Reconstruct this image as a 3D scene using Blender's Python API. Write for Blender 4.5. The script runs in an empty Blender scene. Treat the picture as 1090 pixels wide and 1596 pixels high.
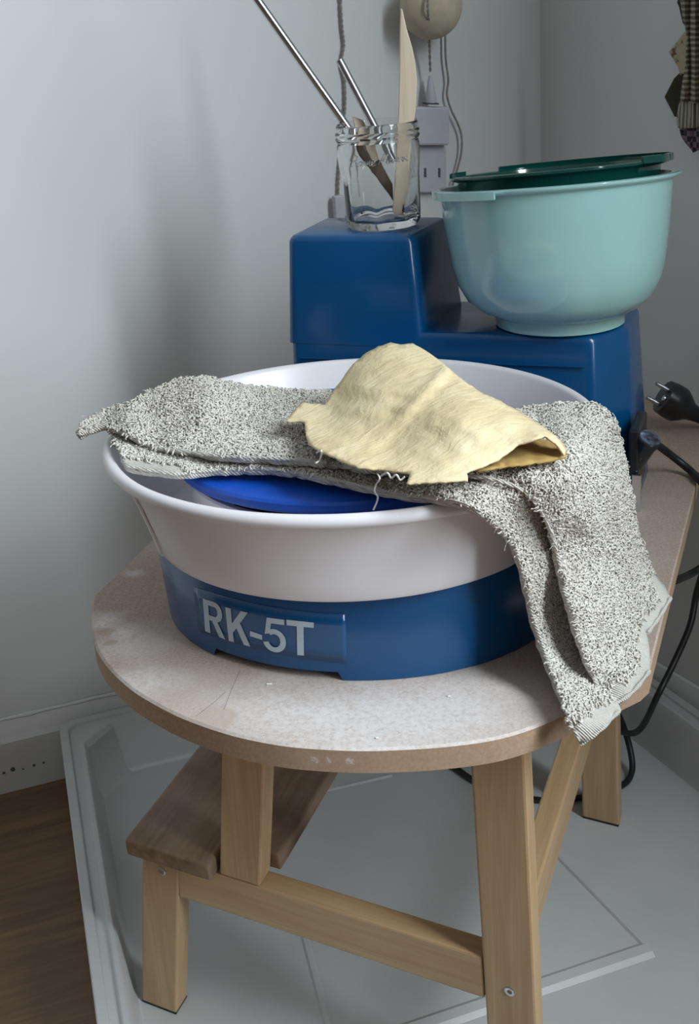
import bpy, bmesh, math, random
import numpy as np
from mathutils import Vector, Matrix, noise
from mathutils.geometry import delaunay_2d_cdt, tessellate_polygon

random.seed(7); rng = np.random.default_rng(7)
SC = bpy.context.scene; COL = SC.collection

# ------------------------------------------------------------------ camera
FPX, PITCH, ROLL, CAMH = 2000.0, math.radians(22), math.radians(3.6), 0.857
CX, CY = 545.0, 798.0
FW = np.array([0, math.cos(PITCH), -math.sin(PITCH)])
_up = np.array([0, math.sin(PITCH), math.cos(PITCH)]); _rt = np.array([1.0, 0, 0])
RT = math.cos(ROLL)*_rt - math.sin(ROLL)*_up
UP = math.sin(ROLL)*_rt + math.cos(ROLL)*_up
EYE = np.array([0, 0, CAMH])
cd = bpy.data.cameras.new('camera'); cam = bpy.data.objects.new('camera', cd); COL.objects.link(cam)
cd.sensor_fit = 'VERTICAL'; cd.sensor_height = 24.0; cd.lens = FPX*24.0/1596.0
cd.clip_start = 0.02; cd.clip_end = 50
cam.matrix_world = Matrix(((RT[0], UP[0], -FW[0], 0), (RT[1], UP[1], -FW[1], 0), (RT[2], UP[2], -FW[2], CAMH), (0, 0, 0, 1)))
SC.camera = cam

# ------------------------------------------------------------------ light and exposure
wd = bpy.data.worlds.new('room_light'); SC.world = wd; wd.use_nodes = True
_b = wd.node_tree.nodes['Background']; _g = wd.node_tree.nodes.new('ShaderNodeTexCoord'); _s = wd.node_tree.nodes.new('ShaderNodeSeparateXYZ'); _r = wd.node_tree.nodes.new('ShaderNodeValToRGB')
wd.node_tree.links.new(_g.outputs['Generated'], _s.inputs[0]); _m = wd.node_tree.nodes.new('ShaderNodeMapRange'); _m.inputs['From Min'].default_value = -1
wd.node_tree.links.new(_s.outputs['Z'], _m.inputs['Value']); wd.node_tree.links.new(_m.outputs[0], _r.inputs[0])
_e = _r.color_ramp.elements; _e.new(.62)                   # pale ceiling above, dim room at eye level, brown floor below
for _k, (_p, _c) in zip(_e, ((.40, (.030, .024, .020, 1)), (.55, (.11, .115, .115, 1)), (.85, (.60, .63, .64, 1)))): _k.position = _p; _k.color = _c
wd.node_tree.links.new(_r.outputs[0], _b.inputs[0]); _b.inputs[1].default_value = 0.48
def area(name, loc, target, sx, sy, power, color):
    l = bpy.data.lights.new(name, 'AREA'); l.shape = 'RECTANGLE'; l.size = sx; l.size_y = sy; l.energy = power; l.color = color
    o = bpy.data.objects.new(name, l); COL.objects.link(o); o.location = loc
    o.rotation_euler = (Vector(target)-Vector(loc)).to_track_quat('-Z', 'Y').to_euler(); return o
area('window_daylight', (1.08, -0.08, 1.32), (0.189, -0.534, 1.25), 1.4, 1.35, 135, (0.84, 0.94, 1.0))   # in the right wall, beyond the picture
vs = SC.view_settings
SC.display_settings.display_device = 'sRGB'
vs.view_transform = 'Standard'; vs.look = 'None'; vs.gamma = 1.0; vs.use_curve_mapping = False
vs.exposure = 0.22

# ------------------------------------------------------------------ picture-point helpers
def ray(x, y): return (x-CX)/FPX*RT - (y-CY)/FPX*UP + FW
def at(x, y, z):                       # the point at height z seen at pixel x, y
    r = ray(x, y); return EYE + r*((z-CAMH)/r[2])
def on_plane(x, y, P0, n):
    r = ray(x, y); return EYE + r*(((np.asarray(P0)-EYE) @ n)/(r @ n))
def direction(deg): a = math.radians(deg); return np.array([math.cos(a), math.sin(a), 0.0])
Z = np.array([0, 0, 1.0])

# ------------------------------------------------------------------ mesh helpers
class MB:
    def __init__(s): s.v = []; s.f = []; s.m = []
    def add(s, vs, fs, mi=0):
        b = len(s.v); s.v += [tuple(map(float, p)) for p in vs]; s.f += [tuple(b+i for i in f) for f in fs]; s.m += [mi]*len(fs)
    def hexa(s, lo, hi, mi=0):         # two quads (4 pts each, same order)
        s.add(list(lo)+list(hi), [(3, 2, 1, 0), (4, 5, 6, 7), (0, 1, 5, 4), (1, 2, 6, 5), (2, 3, 7, 6), (3, 0, 4, 7)], mi)
    def box(s, c, ax, ay, az, hx, hy, hz, mi=0):
        c = np.asarray(c, float); ax, ay, az = map(lambda a: np.asarray(a, float), (ax, ay, az))
        q = lambda k: [c-ax*hx-ay*hy+az*k, c+ax*hx-ay*hy+az*k, c+ax*hx+ay*hy+az*k, c-ax*hx+ay*hy+az*k]
        s.hexa(q(-hz), q(hz), mi)
    def rings(s, rs, cap0=True, cap1=True, close=True, mi=0):
        n = len(rs[0]); vs = [p for r in rs for p in r]; fs = []
        for i in range(len(rs)-1):
            for j in range(n if close else n-1):
                k = (j+1) % n; fs.append((i*n+j, i*n+k, (i+1)*n+k, (i+1)*n+j))
        if cap0: fs.append(tuple(range(n-1, -1, -1)))
        if cap1: fs.append(tuple((len(rs)-1)*n+j for j in range(n)))
        s.add(vs, fs, mi)
    def lathe(s, prof, c=(0, 0, 0), n=96, rf=None, mi=0):   # closed by the axis where r == 0
        rs = []
        for (r, z) in prof:
            r = max(r, 1e-5)
            rs.append([(c[0]+(rf(r, z, t) if rf else r)*math.cos(t), c[1]+(rf(r, z, t) if rf else r)*math.sin(t), c[2]+z) for t in [2*math.pi*k/n for k in range(n)]])
        s.rings(rs, prof[0][0] < 1e-4, prof[-1][0] < 1e-4, mi=mi)
    def tube(s, pts, rad, n=10, mi=0):
        P = [np.asarray(p, float) for p in pts]; N = len(P)
        rad = [rad]*N if not hasattr(rad, '__len__') else rad
        T = [P[min(i+1, N-1)]-P[max(i-1, 0)] for i in range(N)]; T = [t/(np.linalg.norm(t)+1e-12) for t in T]
        a = np.cross(T[0], Z); a = np.cross(T[0], [1, 0, 0]) if np.linalg.norm(a) < 1e-3 else a; a /= np.linalg.norm(a)
        rs = []
        for i in range(N):
            a = a-T[i]*(a @ T[i]); a /= np.linalg.norm(a)+1e-12; b = np.cross(T[i], a)
            rs.append([P[i]+rad[i]*(a*math.cos(t)+b*math.sin(t)) for t in [2*math.pi*k/n for k in range(n)]])
        s.rings(rs, mi=mi)
    def prism(s, poly, z0, z1, mi=0, top=None):
        p2 = top or poly
        s.rings([[(x, y, z0) for x, y in poly], [(x, y, z1) for x, y in p2]], mi=mi)
    def build(s, name, mats, parent=None, smooth=35, bevel=0, seg=2, subsurf=0):
        me = bpy.data.meshes.new(name); me.from_pydata(s.v, [], s.f); me.update()
        mats = mats if isinstance(mats, (list, tuple)) else [mats]
        for m in mats: me.materials.append(m)
        if len(mats) > 1: me.polygons.foreach_set('material_index', s.m)
        bm = bmesh.new(); bm.from_mesh(me); bmesh.ops.recalc_face_normals(bm, faces=bm.faces); bm.to_mesh(me); bm.free()
        if smooth is not None:
            me.polygons.foreach_set('use_smooth', [True]*len(me.polygons)); me.set_sharp_from_angle(angle=math.radians(smooth))
        o = bpy.data.objects.new(name, me); COL.objects.link(o); adopt(o, parent)
        if bevel:
            b = o.modifiers.new('bevel', 'BEVEL'); b.width = bevel; b.segments = seg; b.limit_method = 'ANGLE'; b.angle_limit = math.radians(40)
        if subsurf:
            b = o.modifiers.new('smooth', 'SUBSURF'); b.levels = subsurf; b.render_levels = subsurf
        return o
def adopt(o, parent):
    if parent is None: return
    o.parent = parent                  # meshes carry world coordinates; only a thing's Empty has a place of its own
    if parent.type == 'EMPTY': o.matrix_parent_inverse = Matrix.Translation(parent.location).inverted()
def tag(o, label=None, cat=None, group=None, kind=None):
    if label: o['label'] = label
    if cat: o['category'] = cat
    if group: o['group'] = group
    if kind: o['kind'] = kind
    return o
def thing(name, loc, label, cat, group=None):
    o = bpy.data.objects.new(name, None); COL.objects.link(o); o.location = [float(x) for x in loc]; o.empty_display_size = .03
    return tag(o, label, cat, group)
def smoothpath(pts, n=8):
    P = [np.asarray(p, float) for p in pts]; out = []
    for i in range(len(P)-1):
        p0, p1, p2, p3 = P[max(i-1, 0)], P[i], P[i+1], P[min(i+2, len(P)-1)]
        for k in range(n):
            t = k/n; out.append(.5*((2*p1)+(-p0+p2)*t+(2*p0-5*p1+4*p2-p3)*t*t+(-p0+3*p1-3*p2+p3)*t**3))
    return out+[P[-1]]

# ------------------------------------------------------------------ material helpers
class NT:
    def __init__(s, name):
        s.mat = bpy.data.materials.new(name); s.mat.use_nodes = True; s.t = s.mat.node_tree; s.b = s.t.nodes['Principled BSDF']
        s.out = s.t.nodes['Material Output']
    def n(s, kind, **kw):
        x = s.t.nodes.new(kind)
        for k, v in kw.items(): setattr(x, k, v)
        return x
    def link(s, a, b): s.t.links.new(a, b)
    def coord(s, kind='Object'): return s.n('ShaderNodeTexCoord').outputs[kind]
    def mapped(s, scale=(1, 1, 1), loc=(0, 0, 0)):
        m = s.n('ShaderNodeMapping'); m.inputs['Scale'].default_value = scale; m.inputs['Location'].default_value = loc
        s.link(s.coord(), m.inputs['Vector']); return m.outputs[0]
    def axes(s, a, sa, sb):            # coordinates stretched along world axis a
        a = np.asarray(a, float); a = a/np.linalg.norm(a); b = np.cross(a, [.31, .2, .93]); b /= np.linalg.norm(b); c = np.cross(a, b)
        co = s.coord(); cmb = s.n('ShaderNodeCombineXYZ')
        for i, (d, k) in enumerate(((a, sa), (b, sb), (c, sb))):
            v = s.n('ShaderNodeVectorMath', operation='DOT_PRODUCT'); s.link(co, v.inputs[0]); v.inputs[1].default_value = tuple(d*k)
            s.link(v.outputs['Value'], cmb.inputs[i])
        return cmb.outputs[0]
    def noise(s, vec, scale=5, detail=4, rough=.55, dist=0):
        x = s.n('ShaderNodeTexNoise'); x.inputs['Scale'].default_value = scale; x.inputs['Detail'].default_value = detail
        x.inputs['Roughness'].default_value = rough; x.inputs['Distortion'].default_value = dist
        if vec is not None: s.link(vec, x.inputs['Vector'])
        return x.outputs['Fac']
    def ramp(s, fac, stops):
        r = s.n('ShaderNodeValToRGB'); e = r.color_ramp.elements
        while len(e) < len(stops): e.new(.5)
        for k, (p, c) in zip(e, stops): k.position = p; k.color = (*c, 1) if len(c) == 3 else c
        s.link(fac, r.inputs[0]); return r.outputs[0]
    def mix(s, fac, a, b, mode='MIX'):
        m = s.n('ShaderNodeMix', data_type='RGBA', blend_type=mode)
        for v, i in ((fac, 0), (a, 6), (b, 7)):
            if isinstance(v, (int, float)): m.inputs[i].default_value = v
            elif isinstance(v, tuple): m.inputs[i].default_value = (*v, 1)
            else: s.link(v, m.inputs[i])
        return m.outputs[2]
    def math(s, op, a, b=None):
        m = s.n('ShaderNodeMath', operation=op)
        for v, i in ((a, 0), (b, 1)):
            if v is None: continue
            if isinstance(v, (int, float)): m.inputs[i].default_value = v
            else: s.link(v, m.inputs[i])
        return m.outputs[0]
    def bump(s, h, strength=.3, dist=.002):
        b = s.n('ShaderNodeBump'); b.inputs['Strength'].default_value = strength; b.inputs['Distance'].default_value = dist
        s.link(h, b.inputs['Height']); s.link(b.outputs[0], s.b.inputs['Normal'])
    def set(s, **kw):
        for k, v in kw.items():
            i = s.b.inputs[k]
            if isinstance(v, (int, float)): i.default_value = v
            elif isinstance(v, tuple): i.default_value = (*v, 1) if len(v) == 3 else v
            else: s.link(v, i)
        return s
    def spot(s, p, r, soft=.4, wob=.012, wscale=45):   # a stain with a ragged outline round the world point p
        d = s.n('ShaderNodeVectorMath', operation='DISTANCE'); s.link(s.coord(), d.inputs[0]); d.inputs[1].default_value = tuple(p)
        nz = s.noise(s.coord(), wscale, 5); k = s.math('ADD', d.outputs['Value'], s.math('MULTIPLY', s.math('SUBTRACT', nz, .5), wob*2))
        m = s.n('ShaderNodeMapRange'); m.inputs['From Min'].default_value = r; m.inputs['From Max'].default_value = r*(1-soft)
        s.link(k, m.inputs['Value']); return m.outputs[0]

def plain(name, col, rough=.5, metal=0., bumps=None, var=.06, coat=0.):
    t = NT(name); f = t.noise(t.coord(), 30, 3)
    lo = tuple(max(0, c*(1-var)) for c in col); hi = tuple(min(1, c*(1+var)) for c in col)
    t.set(**{'Base Color': t.ramp(f, [(.3, lo), (.7, hi)]), 'Roughness': rough, 'Metallic': metal, 'Coat Weight': coat})
    if bumps: t.bump(t.noise(t.coord(), bumps[0], 4), bumps[1], bumps[2])
    return t.mat
def wood(name, axis, base, dark, light, rough=.5, grime=0.):
    t = NT(name); v = t.axes(axis, 6, 110); f = t.noise(v, 1, 6, .6, .6); g = t.noise(t.axes(axis, 14, 420), 1, 2)
    big = t.noise(t.coord(), 9, 4)
    c = t.ramp(f, [(.25, dark), (.5, base), (.75, light)])
    c = t.mix(t.math('MULTIPLY', t.ramp(g, [(.58, (0, 0, 0)), (.72, (1, 1, 1))]), .22), c, dark)
    c = t.mix(t.ramp(big, [(.35, (.0, .0, .0)), (.75, (.35, .35, .35))]), c, light)
    if grime: c = t.mix(t.math('MULTIPLY', t.ramp(t.noise(t.coord(), 14, 6, .65), [(.4, (0, 0, 0)), (.62, (1, 1, 1))]), grime), c, (.52, .49, .45))
    t.set(**{'Base Color': c, 'Roughness': rough}); t.bump(g, .12, .0006); return t.mat

M = {}
t = NT('painted_wall'); f = t.noise(t.coord(), 2.2, 3); g = t.noise(t.coord(), 160, 3)
t.set(**{'Base Color': t.ramp(f, [(.3, (.70, .715, .71)), (.7, (.735, .745, .74))]), 'Roughness': .75}); t.bump(g, .06, .001); M['wall'] = t.mat
t = NT('painted_baseboard'); f = t.noise(t.coord(), 14, 4)
t.set(**{'Base Color': t.ramp(f, [(.3, (.66, .67, .665)), (.7, (.74, .75, .745))]), 'Roughness': .45}); t.bump(t.noise(t.coord(), 40, 4), .2, .002); M['baseboard'] = t.mat
# floor planks along azimuth 20
t = NT('oak_floor'); v = t.axes(direction(20), 3.2, 42); f = t.noise(v, 1, 7, .62, 1.2); g = t.noise(t.axes(direction(20), 9, 260), 1, 3)
c = t.ramp(f, [(.25, (.085, .046, .024)), (.5, (.155, .085, .043)), (.8, (.24, .14, .074))])
c = t.mix(t.math('MULTIPLY', t.ramp(g, [(.52, (0, 0, 0)), (.7, (1, 1, 1))]), .35), c, (.075, .038, .018))
t.set(**{'Base Color': c, 'Roughness': .42}); t.bump(g, .08, .0006); M['floor'] = t.mat
t = NT('white_tray_plastic'); f = t.noise(t.coord(), 6, 5, .6); s1 = t.ramp(t.noise(t.coord(), 55, 6, .7), [(.66, (0, 0, 0)), (.74, (1, 1, 1))])
c = t.ramp(f, [(.3, (.48, .49, .485)), (.7, (.55, .56, .555))]); c = t.mix(t.math('MULTIPLY', s1, .22), c, (.42, .40, .37))
t.set(**{'Base Color': c, 'Roughness': .38}); t.bump(t.noise(t.coord(), 350, 2), .05, .0005); M['tray'] = t.mat
M['white_plastic'] = plain('white_plastic', (.78, .78, .80), .35)
M['outlet'] = plain('outlet_plastic', (.53, .53, .575), .55)
M['black'] = plain('black_rubber', (.012, .012, .013), .42, var=.2)
M['black_plastic'] = plain('black_plastic', (.016, .016, .018), .28, var=.2)
M['slot'] = plain('dark_recess', (.09, .09, .10), .7)
t = NT('worn_knob'); f = t.noise(t.coord(), 140, 5, .7); t.set(**{'Base Color': t.ramp(f, [(.42, (.015, .02, .03)), (.6, (.10, .13, .18)), (.7, (.3, .34, .4))]), 'Roughness': .35}); M['knob_top'] = t.mat
M['chrome'] = plain('chrome', (.75, .78, .80), .12, 1.0)
M['steel'] = plain('brushed_steel', (.62, .65, .68), .22, 1.0)
M['tube'] = plain('dull_steel', (.42, .44, .46), .34, 1.0)
M['screw'] = plain('zinc_screw', (.60, .64, .68), .3, 1.0)
M['pan'] = plain('splash_pan_plastic', (.75, .72, .74), .30, bumps=(400, .03, .0004), var=.02)
t = NT('blue_housing_plastic'); f = t.noise(t.coord(), 7, 4)
t.set(**{'Base Color': t.ramp(f, [(.3, (.0, .060, .180)), (.7, (.0, .076, .222))]), 'Roughness': .26, 'Coat Weight': .25, 'Coat Roughness': .1}); t.bump(t.noise(t.coord(), 260, 2), .02, .0004); M['blue'] = t.mat
t = NT('blue_wheel_bat'); r = t.n('ShaderNodeTexWave', wave_type='RINGS', rings_direction='SPHERICAL'); r.inputs['Scale'].default_value = 60
t.link(t.mapped(loc=(-.0054, -.9157, -.548)), r.inputs['Vector'])
dust = t.ramp(t.noise(t.coord(), 60, 5), [(.45, (0, 0, 0)), (.75, (1, 1, 1))])
t.set(**{'Base Color': t.mix(t.math('MULTIPLY', dust, .12), (.0, .07, .46), (.10, .18, .5)), 'Roughness': .42}); t.bump(r.outputs['Fac'], .1, .0005); M['bat'] = t.mat
M['sticker'] = plain('clear_label', (.0, .066, .196), .22, coat=.3, var=.03)
M['letter'] = plain('label_lettering', (.46, .55, .62), .4, var=.04)
M['mint'] = plain('mint_plastic', (.36, .60, .58), .14, var=.02, coat=.4)
M['dark_green'] = plain('dark_green_plastic', (.003, .055, .045), .12, var=.05, coat=.4)
t = NT('clear_glass'); t.set(**{'Base Color': (.985, .995, .99), 'Roughness': .0, 'IOR': 1.36, 'Transmission Weight': 1.0}); M['glass'] = t.mat
M['pale_wood'] = wood('pale_modelling_wood', Z, (.66, .54, .40), (.55, .43, .31), (.74, .63, .50), .6)
M['dark_wood'] = wood('stained_dark_wood', Z, (.05, .035, .025), (.015, .012, .01), (.13, .08, .05), .5)
BE = ((.47, .305, .160), (.37, .225, .110), (.55, .385, .225))
D150, D70 = direction(150), direction(70)
M['birch_up'] = wood('birch_upright', Z, *BE); M['birch_d'] = wood('birch_rail', D150, *BE); M['birch_e'] = wood('birch_stretcher', D70, *BE)
M['tread'] = wood('worn_tread_wood', D70, (.185, .108, .058), (.095, .053, .028), (.29, .185, .11), .6, grime=.16)
M['rubber_pad'] = M['black']
# tabletop: raw board with clay dust
t = NT('raw_fibreboard'); v = t.coord(); fine = t.noise(v, 520, 3, .7); mid = t.noise(v, 26, 5, .6); big = t.noise(v, 7, 5, .55)
c = t.ramp(fine, [(.3, (.29, .205, .15)), (.52, (.39, .285, .215)), (.75, (.50, .385, .305))])
def clay(mask, amount, col=(.72, .68, .67)):
    global c
    c = t.mix(t.math('MULTIPLY', mask, amount), c, col)
clay(t.ramp(big, [(.38, (0, 0, 0)), (.70, (1, 1, 1))]), .24)
for (q, r, a) in (((560, 1130), .11, .75), ((690, 1115), .09, .7), ((480, 1110), .075, .55), ((400, 1100), .05, .35), ((205, 1000), .045, .6), ((225, 1060), .035, .7), ((172, 965), .022, .75), ((190, 985), .016, .7), ((205, 895), .012, .7), ((800, 1090), .06, .35), ((330, 1085), .05, .18)):
    m = t.math('MULTIPLY', t.spot(at(*q, .415), r, .85, .02, 30), t.ramp(t.noise(v, 300, 4, .75), [(.30, (.25, .25, .25)), (.6, (1, 1, 1))]))
    clay(m, a)
for (q, r, col) in (((166, 985), .008, (.34, .25, .18)), ((172, 1002), .005, (.32, .24, .17)), ((335, 1120), .018, (.43, .335, .265))):
    c = t.mix(t.math('MULTIPLY', t.spot(at(*q, .415), r, .3, .006, 120), .55), c, col)
t.set(**{'Base Color': c, 'Roughness': .72}); t.bump(fine, .18, .0006); M['board'] = t.mat
t = NT('fibreboard_edge'); v = t.coord(); fine = t.noise(v, 420, 3, .7); drip = t.ramp(t.noise(t.axes(Z, 25, 90), 1, 4), [(.63, (0, 0, 0)), (.68, (1, 1, 1))])
c = t.ramp(fine, [(.3, (.32, .205, .125)), (.7, (.43, .30, .20))]); c = t.mix(t.ramp(t.noise(v, 9, 4), [(.35, (0, 0, 0)), (.7, (.45, .45, .45))]), c, (.36, .27, .20))
for (q, r) in (((546, 1184), .0035), ((541, 1191), .003), ((534, 1193), .0025), ((676, 1193), .003), ((491, 1182), .0025), ((513, 1184), .0022), ((428, 1168), .005)):
    c = t.mix(t.math('MULTIPLY', t.spot(at(*q, .406), r, .5, .005, 420), .7), c, (.58, .54, .50))
t.set(**{'Base Color': c, 'Roughness': .7}); t.bump(fine, .15, .0006); M['board_edge'] = t.mat
t = NT('terry_cloth'); f = t.noise(t.coord(), 16, 4, .6); g = t.noise(t.coord(), 600, 2)
t.set(**{'Base Color': t.ramp(f, [(.32, (.56, .525, .47)), (.62, (.66, .625, .57))]), 'Roughness': .95}); w = t.n('ShaderNodeTexWave', wave_type='BANDS', bands_direction='DIAGONAL'); w.inputs['Scale'].default_value = 260; w.inputs['Distortion'].default_value = 1.5
t.link(t.coord(), w.inputs['Vector']); t.bump(t.math('ADD', g, t.math('MULTIPLY', w.outputs['Fac'], .8)), .8, .0012)
try: t.set(**{'Sheen Weight': .2})
except Exception: pass
M['terry'] = t.mat
t = NT('terry_loops'); f = t.noise(t.coord(), 16, 4, .6); h = t.noise(t.coord(), 330, 2)
c = t.ramp(f, [(.32, (.74, .69, .615)), (.62, (.86, .815, .745))]); t.set(**{'Base Color': t.mix(t.ramp(h, [(.3, (.2, .2, .2)), (.55, (0, 0, 0))]), c, (.62, .57, .51)), 'Roughness': .95})
tr = t.n('ShaderNodeBsdfTranslucent'); t.link(t.b.inputs['Base Color'].links[0].from_socket, tr.inputs[0]); mx = t.n('ShaderNodeMixShader'); mx.inputs[0].default_value = .12
t.link(t.b.outputs[0], mx.inputs[1]); t.link(tr.outputs[0], mx.inputs[2]); t.link(mx.outputs[0], t.out.inputs['Surface']); M['loops'] = t.mat
t = NT('chamois_leather'); f = t.noise(t.coord(), 22, 6, .62, .4); g = t.noise(t.axes(direction(35), 30, 95), 1, 5, .6, 1.0); h = t.noise(t.coord(), 240, 3)
c = t.ramp(f, [(.28, (.63, .50, .285)), (.5, (.73, .60, .365)), (.75, (.80, .68, .46))]); c = t.mix(t.ramp(g, [(.28, (.35, .35, .35)), (.45, (0, 0, 0))]), c, (.54, .43, .23))
t.set(**{'Base Color': c, 'Roughness': .85}); t.bump(t.math('ADD', g, t.math('MULTIPLY', h, .35)), .62, .0026); M['chamois'] = t.mat
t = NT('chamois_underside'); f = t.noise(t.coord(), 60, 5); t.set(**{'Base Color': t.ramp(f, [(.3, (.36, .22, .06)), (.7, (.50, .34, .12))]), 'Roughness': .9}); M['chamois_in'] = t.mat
M['thread'] = plain('cotton_thread', (.74, .72, .68), .9)
t = NT('grey_cord'); f = t.noise(t.coord(), 200, 3); t.set(**{'Base Color': t.ramp(f, [(.3, (.22, .21, .18)), (.7, (.36, .35, .31))]), 'Roughness': .6}); M['cord'] = t.mat
t = NT('ball_paper'); f = t.noise(t.coord(), 90, 4); t.set(**{'Base Color': t.ramp(f, [(.3, (.52, .44, .32)), (.7, (.62, .54, .42))]), 'Roughness': .8}); M['ball'] = t.mat

# ================================================================== setting
AZL, AZR = 20.0, 117.0
CORNER = np.array([.2528, 1.5626, 0.0]); DL, DR = direction(AZL), -direction(AZR)     # DL runs right to the corner, DR from the corner towards us
NL, NR = np.array([DL[1], -DL[0], 0]), np.array([-abs(DR[1]), -abs(DR[0]), 0])          # into the room
def struct(o): return tag(o, kind='structure')
m = MB(); m.box((0.2, .6, -.02), (1, 0, 0), (0, 1, 0), Z, 2.4, 2.6, .02); struct(m.build('floor', M['floor'], smooth=None))
m = MB(); a = CORNER-DL*2.6; b = CORNER+DL*.06; m.hexa([a, b, b-NL*.06, a-NL*.06], [p+Z*2.4 for p in (a, b, b-NL*.06, a-NL*.06)]); struct(m.build('wall_left', M['wall'], smooth=None))
m = MB(); a = CORNER; b = CORNER+DR*1.9; m.hexa([a, b, b-NR*.06, a-NR*.06], [p+Z*2.4 for p in (a, b, b-NR*.06, a-NR*.06)]); struct(m.build('wall_right', M['wall'], smooth=None))
def skirting(name, a, b, n):
    m = MB(); pr = [(0, 0), (.014, 0), (.014, .066), (.011, .072), (.004, .090), (0, .091)]
    m.rings([[p+n*x+Z*z for x, z in pr] for p in (a, b)]); struct(m.build(name, M['baseboard'], smooth=None))
skirting('baseboard_left', CORNER-DL*2.6+NL*.0005, CORNER-DL*.002+NL*.0005, NL)
skirting('baseboard_right', CORNER+DR*.016+NR*.0005, CORNER+DR*1.9+NR*.0005, NR)
# ragged sealant bead along the top of the left baseboard, and the dents in its face
m = MB(); pts = [CORNER-DL*s+NL*.003+Z*(.0915+.0012*noise.noise((s*40, 0, 0))) for s in np.linspace(.05, 1.6, 120)]
m.tube(pts, [.0024+.0014*noise.noise((k*.6, 3, 1)) for k in range(120)], 8); struct(m.build('trim_1', M['baseboard']))
m = MB()
for (x, y, r) in ((6, 1205, .0022), (20, 1199, .0035), (36, 1199, .0014), (53, 1193, .0022), (68, 1189, .0018)):
    p = on_plane(x, y, CORNER+NL*.0152, NL); m.tube([p-NL*.0012, p+NL*.0004+Z*.0003], [r, r*.5], 7)
struct(m.build('trim_2', M['slot']))

# ================================================================== white floor tray
RZ = .080
tb = thing('floor_tray', at(520, 1500, .0), 'large white plastic drip tray on the floor under the wooden stool', 'tray')
A0 = at(88, 1106, RZ); A1 = at(150, 1596, RZ); B0 = at(1015, 1053, RZ); B1 = at(1090, 1106, RZ)
def isect(p, d, q, e):
    s = np.linalg.solve(np.array([[d[0], -e[0]], [d[1], -e[1]]]), (q-p)[:2]); return p+d*s[0]
backp = CORNER+NL*.020; backp[2] = 0
dl = (A1-A0); dl[2] = 0; dl /= np.linalg.norm(dl); dr = (B1-B0); dr[2] = 0; dr /= np.linalg.norm(dr)
A0[2] = B0[2] = 0
fr = np.array([0, .50, 0.0])
LINES = [(A0, dl), (fr, DL), (B0, dr), (backp, DL)]      # left, front, right, back
def quad(ins, ch):
    cen = np.array([.1, .95, 0]); L = []
    for p, d in LINES:
        n = np.array([-d[1], d[0], 0]); n = n if (cen-p) @ n > 0 else -n; L.append((p+n*ins, d))
    c = [isect(*L[0], *L[1]), isect(*L[1], *L[2]), isect(*L[2], *L[3]), isect(*L[3], *L[0])]
    out = []
    for i in range(4):
        p, a, b = c[i], c[i-1], c[(i+1) % 4]
        for q in (a, b): out.append(p+(q-p)/np.linalg.norm(q-p)*ch)
    return out
lev = [(.016, .003, .03), (.004, .074, .012), (.0, RZ-.002, .010), (.001, RZ, .010), (.010, RZ, .010), (.0115, RZ-.004, .012), (.019, RZ-.004, .014), (.021, RZ-.001, .03), (.026, RZ-.001, .032), (.029, RZ-.006, .034), (.035, .020, .036), (.038, .013, .038), (.0405, .0115, .038)]
m = MB(); m.rings([[p+Z*z for p in quad(i, ch)] for i, z, ch in lev]); m.build('basin', M['tray'], tb, smooth=30, bevel=.0015)
def rib(name, q, w, hgt):
    m = MB(); P = [at(*p, .0115) for p in q]
    for a, b in zip(P[:-1], P[1:]):
        d = (b-a)/np.linalg.norm(b-a); n = np.cross(Z, d)
        m.rings([[p-n*w, p-n*w*.5+Z*hgt, p+n*w*.5+Z*hgt, p+n*w] for p in (a, b)])
    m.build(name, M['tray'], tb, smooth=None)
rib('raised_rib', [(1006, 1473), (800, 1262)], .004, .0022)
rib('raised_rib', [(540, 1640), (1012, 1480)], .011, .0030)
rib('raised_rib', [(470, 1440), (512, 1600)], .004, .002)
rib('raised_rib', [(430, 1250), (610, 1208)], .004, .002)

# ================================================================== step stool with the round-fronted board
TZ, TT = .415, .0178
BB = TZ-TT
P2 = at(728, 1110, BB)
st = thing('step_stool', (P2[0]+.1, P2[1]+.1, .012), 'low birch step stool with a clay-dusted round-fronted fibreboard top', 'stool')
def S(s, tt, z): p = P2+D150*s+D70*tt; return np.array([p[0], p[1], z])
FZ = .0130
def slant(name, s0, s1, z0, z1, sl, t0, t1, mat, pad=False):    # an upright whose foot is pushed out by sl
    m = MB(); f = lambda z, k: (s0, s1)[k]+sl*(z1-z)
    lo = [S(f(z0, 0), t0, z0), S(f(z0, 1), t0, z0), S(f(z0, 1), t1, z0), S(f(z0, 0), t1, z0)]
    hi = [S(f(z1, 0), t0, z1), S(f(z1, 1), t0, z1), S(f(z1, 1), t1, z1), S(f(z1, 0), t1, z1)]
    m.hexa(lo, hi); o = m.build(name, mat, st, smooth=None, bevel=.0022)
    if pad:
        c = sum(lo)/4; m = MB(); m.hexa([c+(p-c)*.97-Z*.0012 for p in lo], [c+(p-c)*.97+Z*.0008 for p in lo]); m.build('rubber_foot', M['rubber_pad'], o, smooth=None)
    return o
def screw(parent, s, tt, z, sgn):
    c = S(s, tt, z); m = MB(); n = -D70*1.0
    ax, ay = D150, Z
    R = lambda r, h, k=18: [c+n*h+(ax*math.cos(a)+ay*math.sin(a))*r for a in [2*math.pi*i/k for i in range(k)]]
    m.rings([R(.0042, -.001), R(.0042, .0006), R(.0036, .001), R(.0020, .001), R(.0016, -.0006)], True, True); m.build('screw', M['screw'], parent)
W_ = .024; T1 = .46
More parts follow.
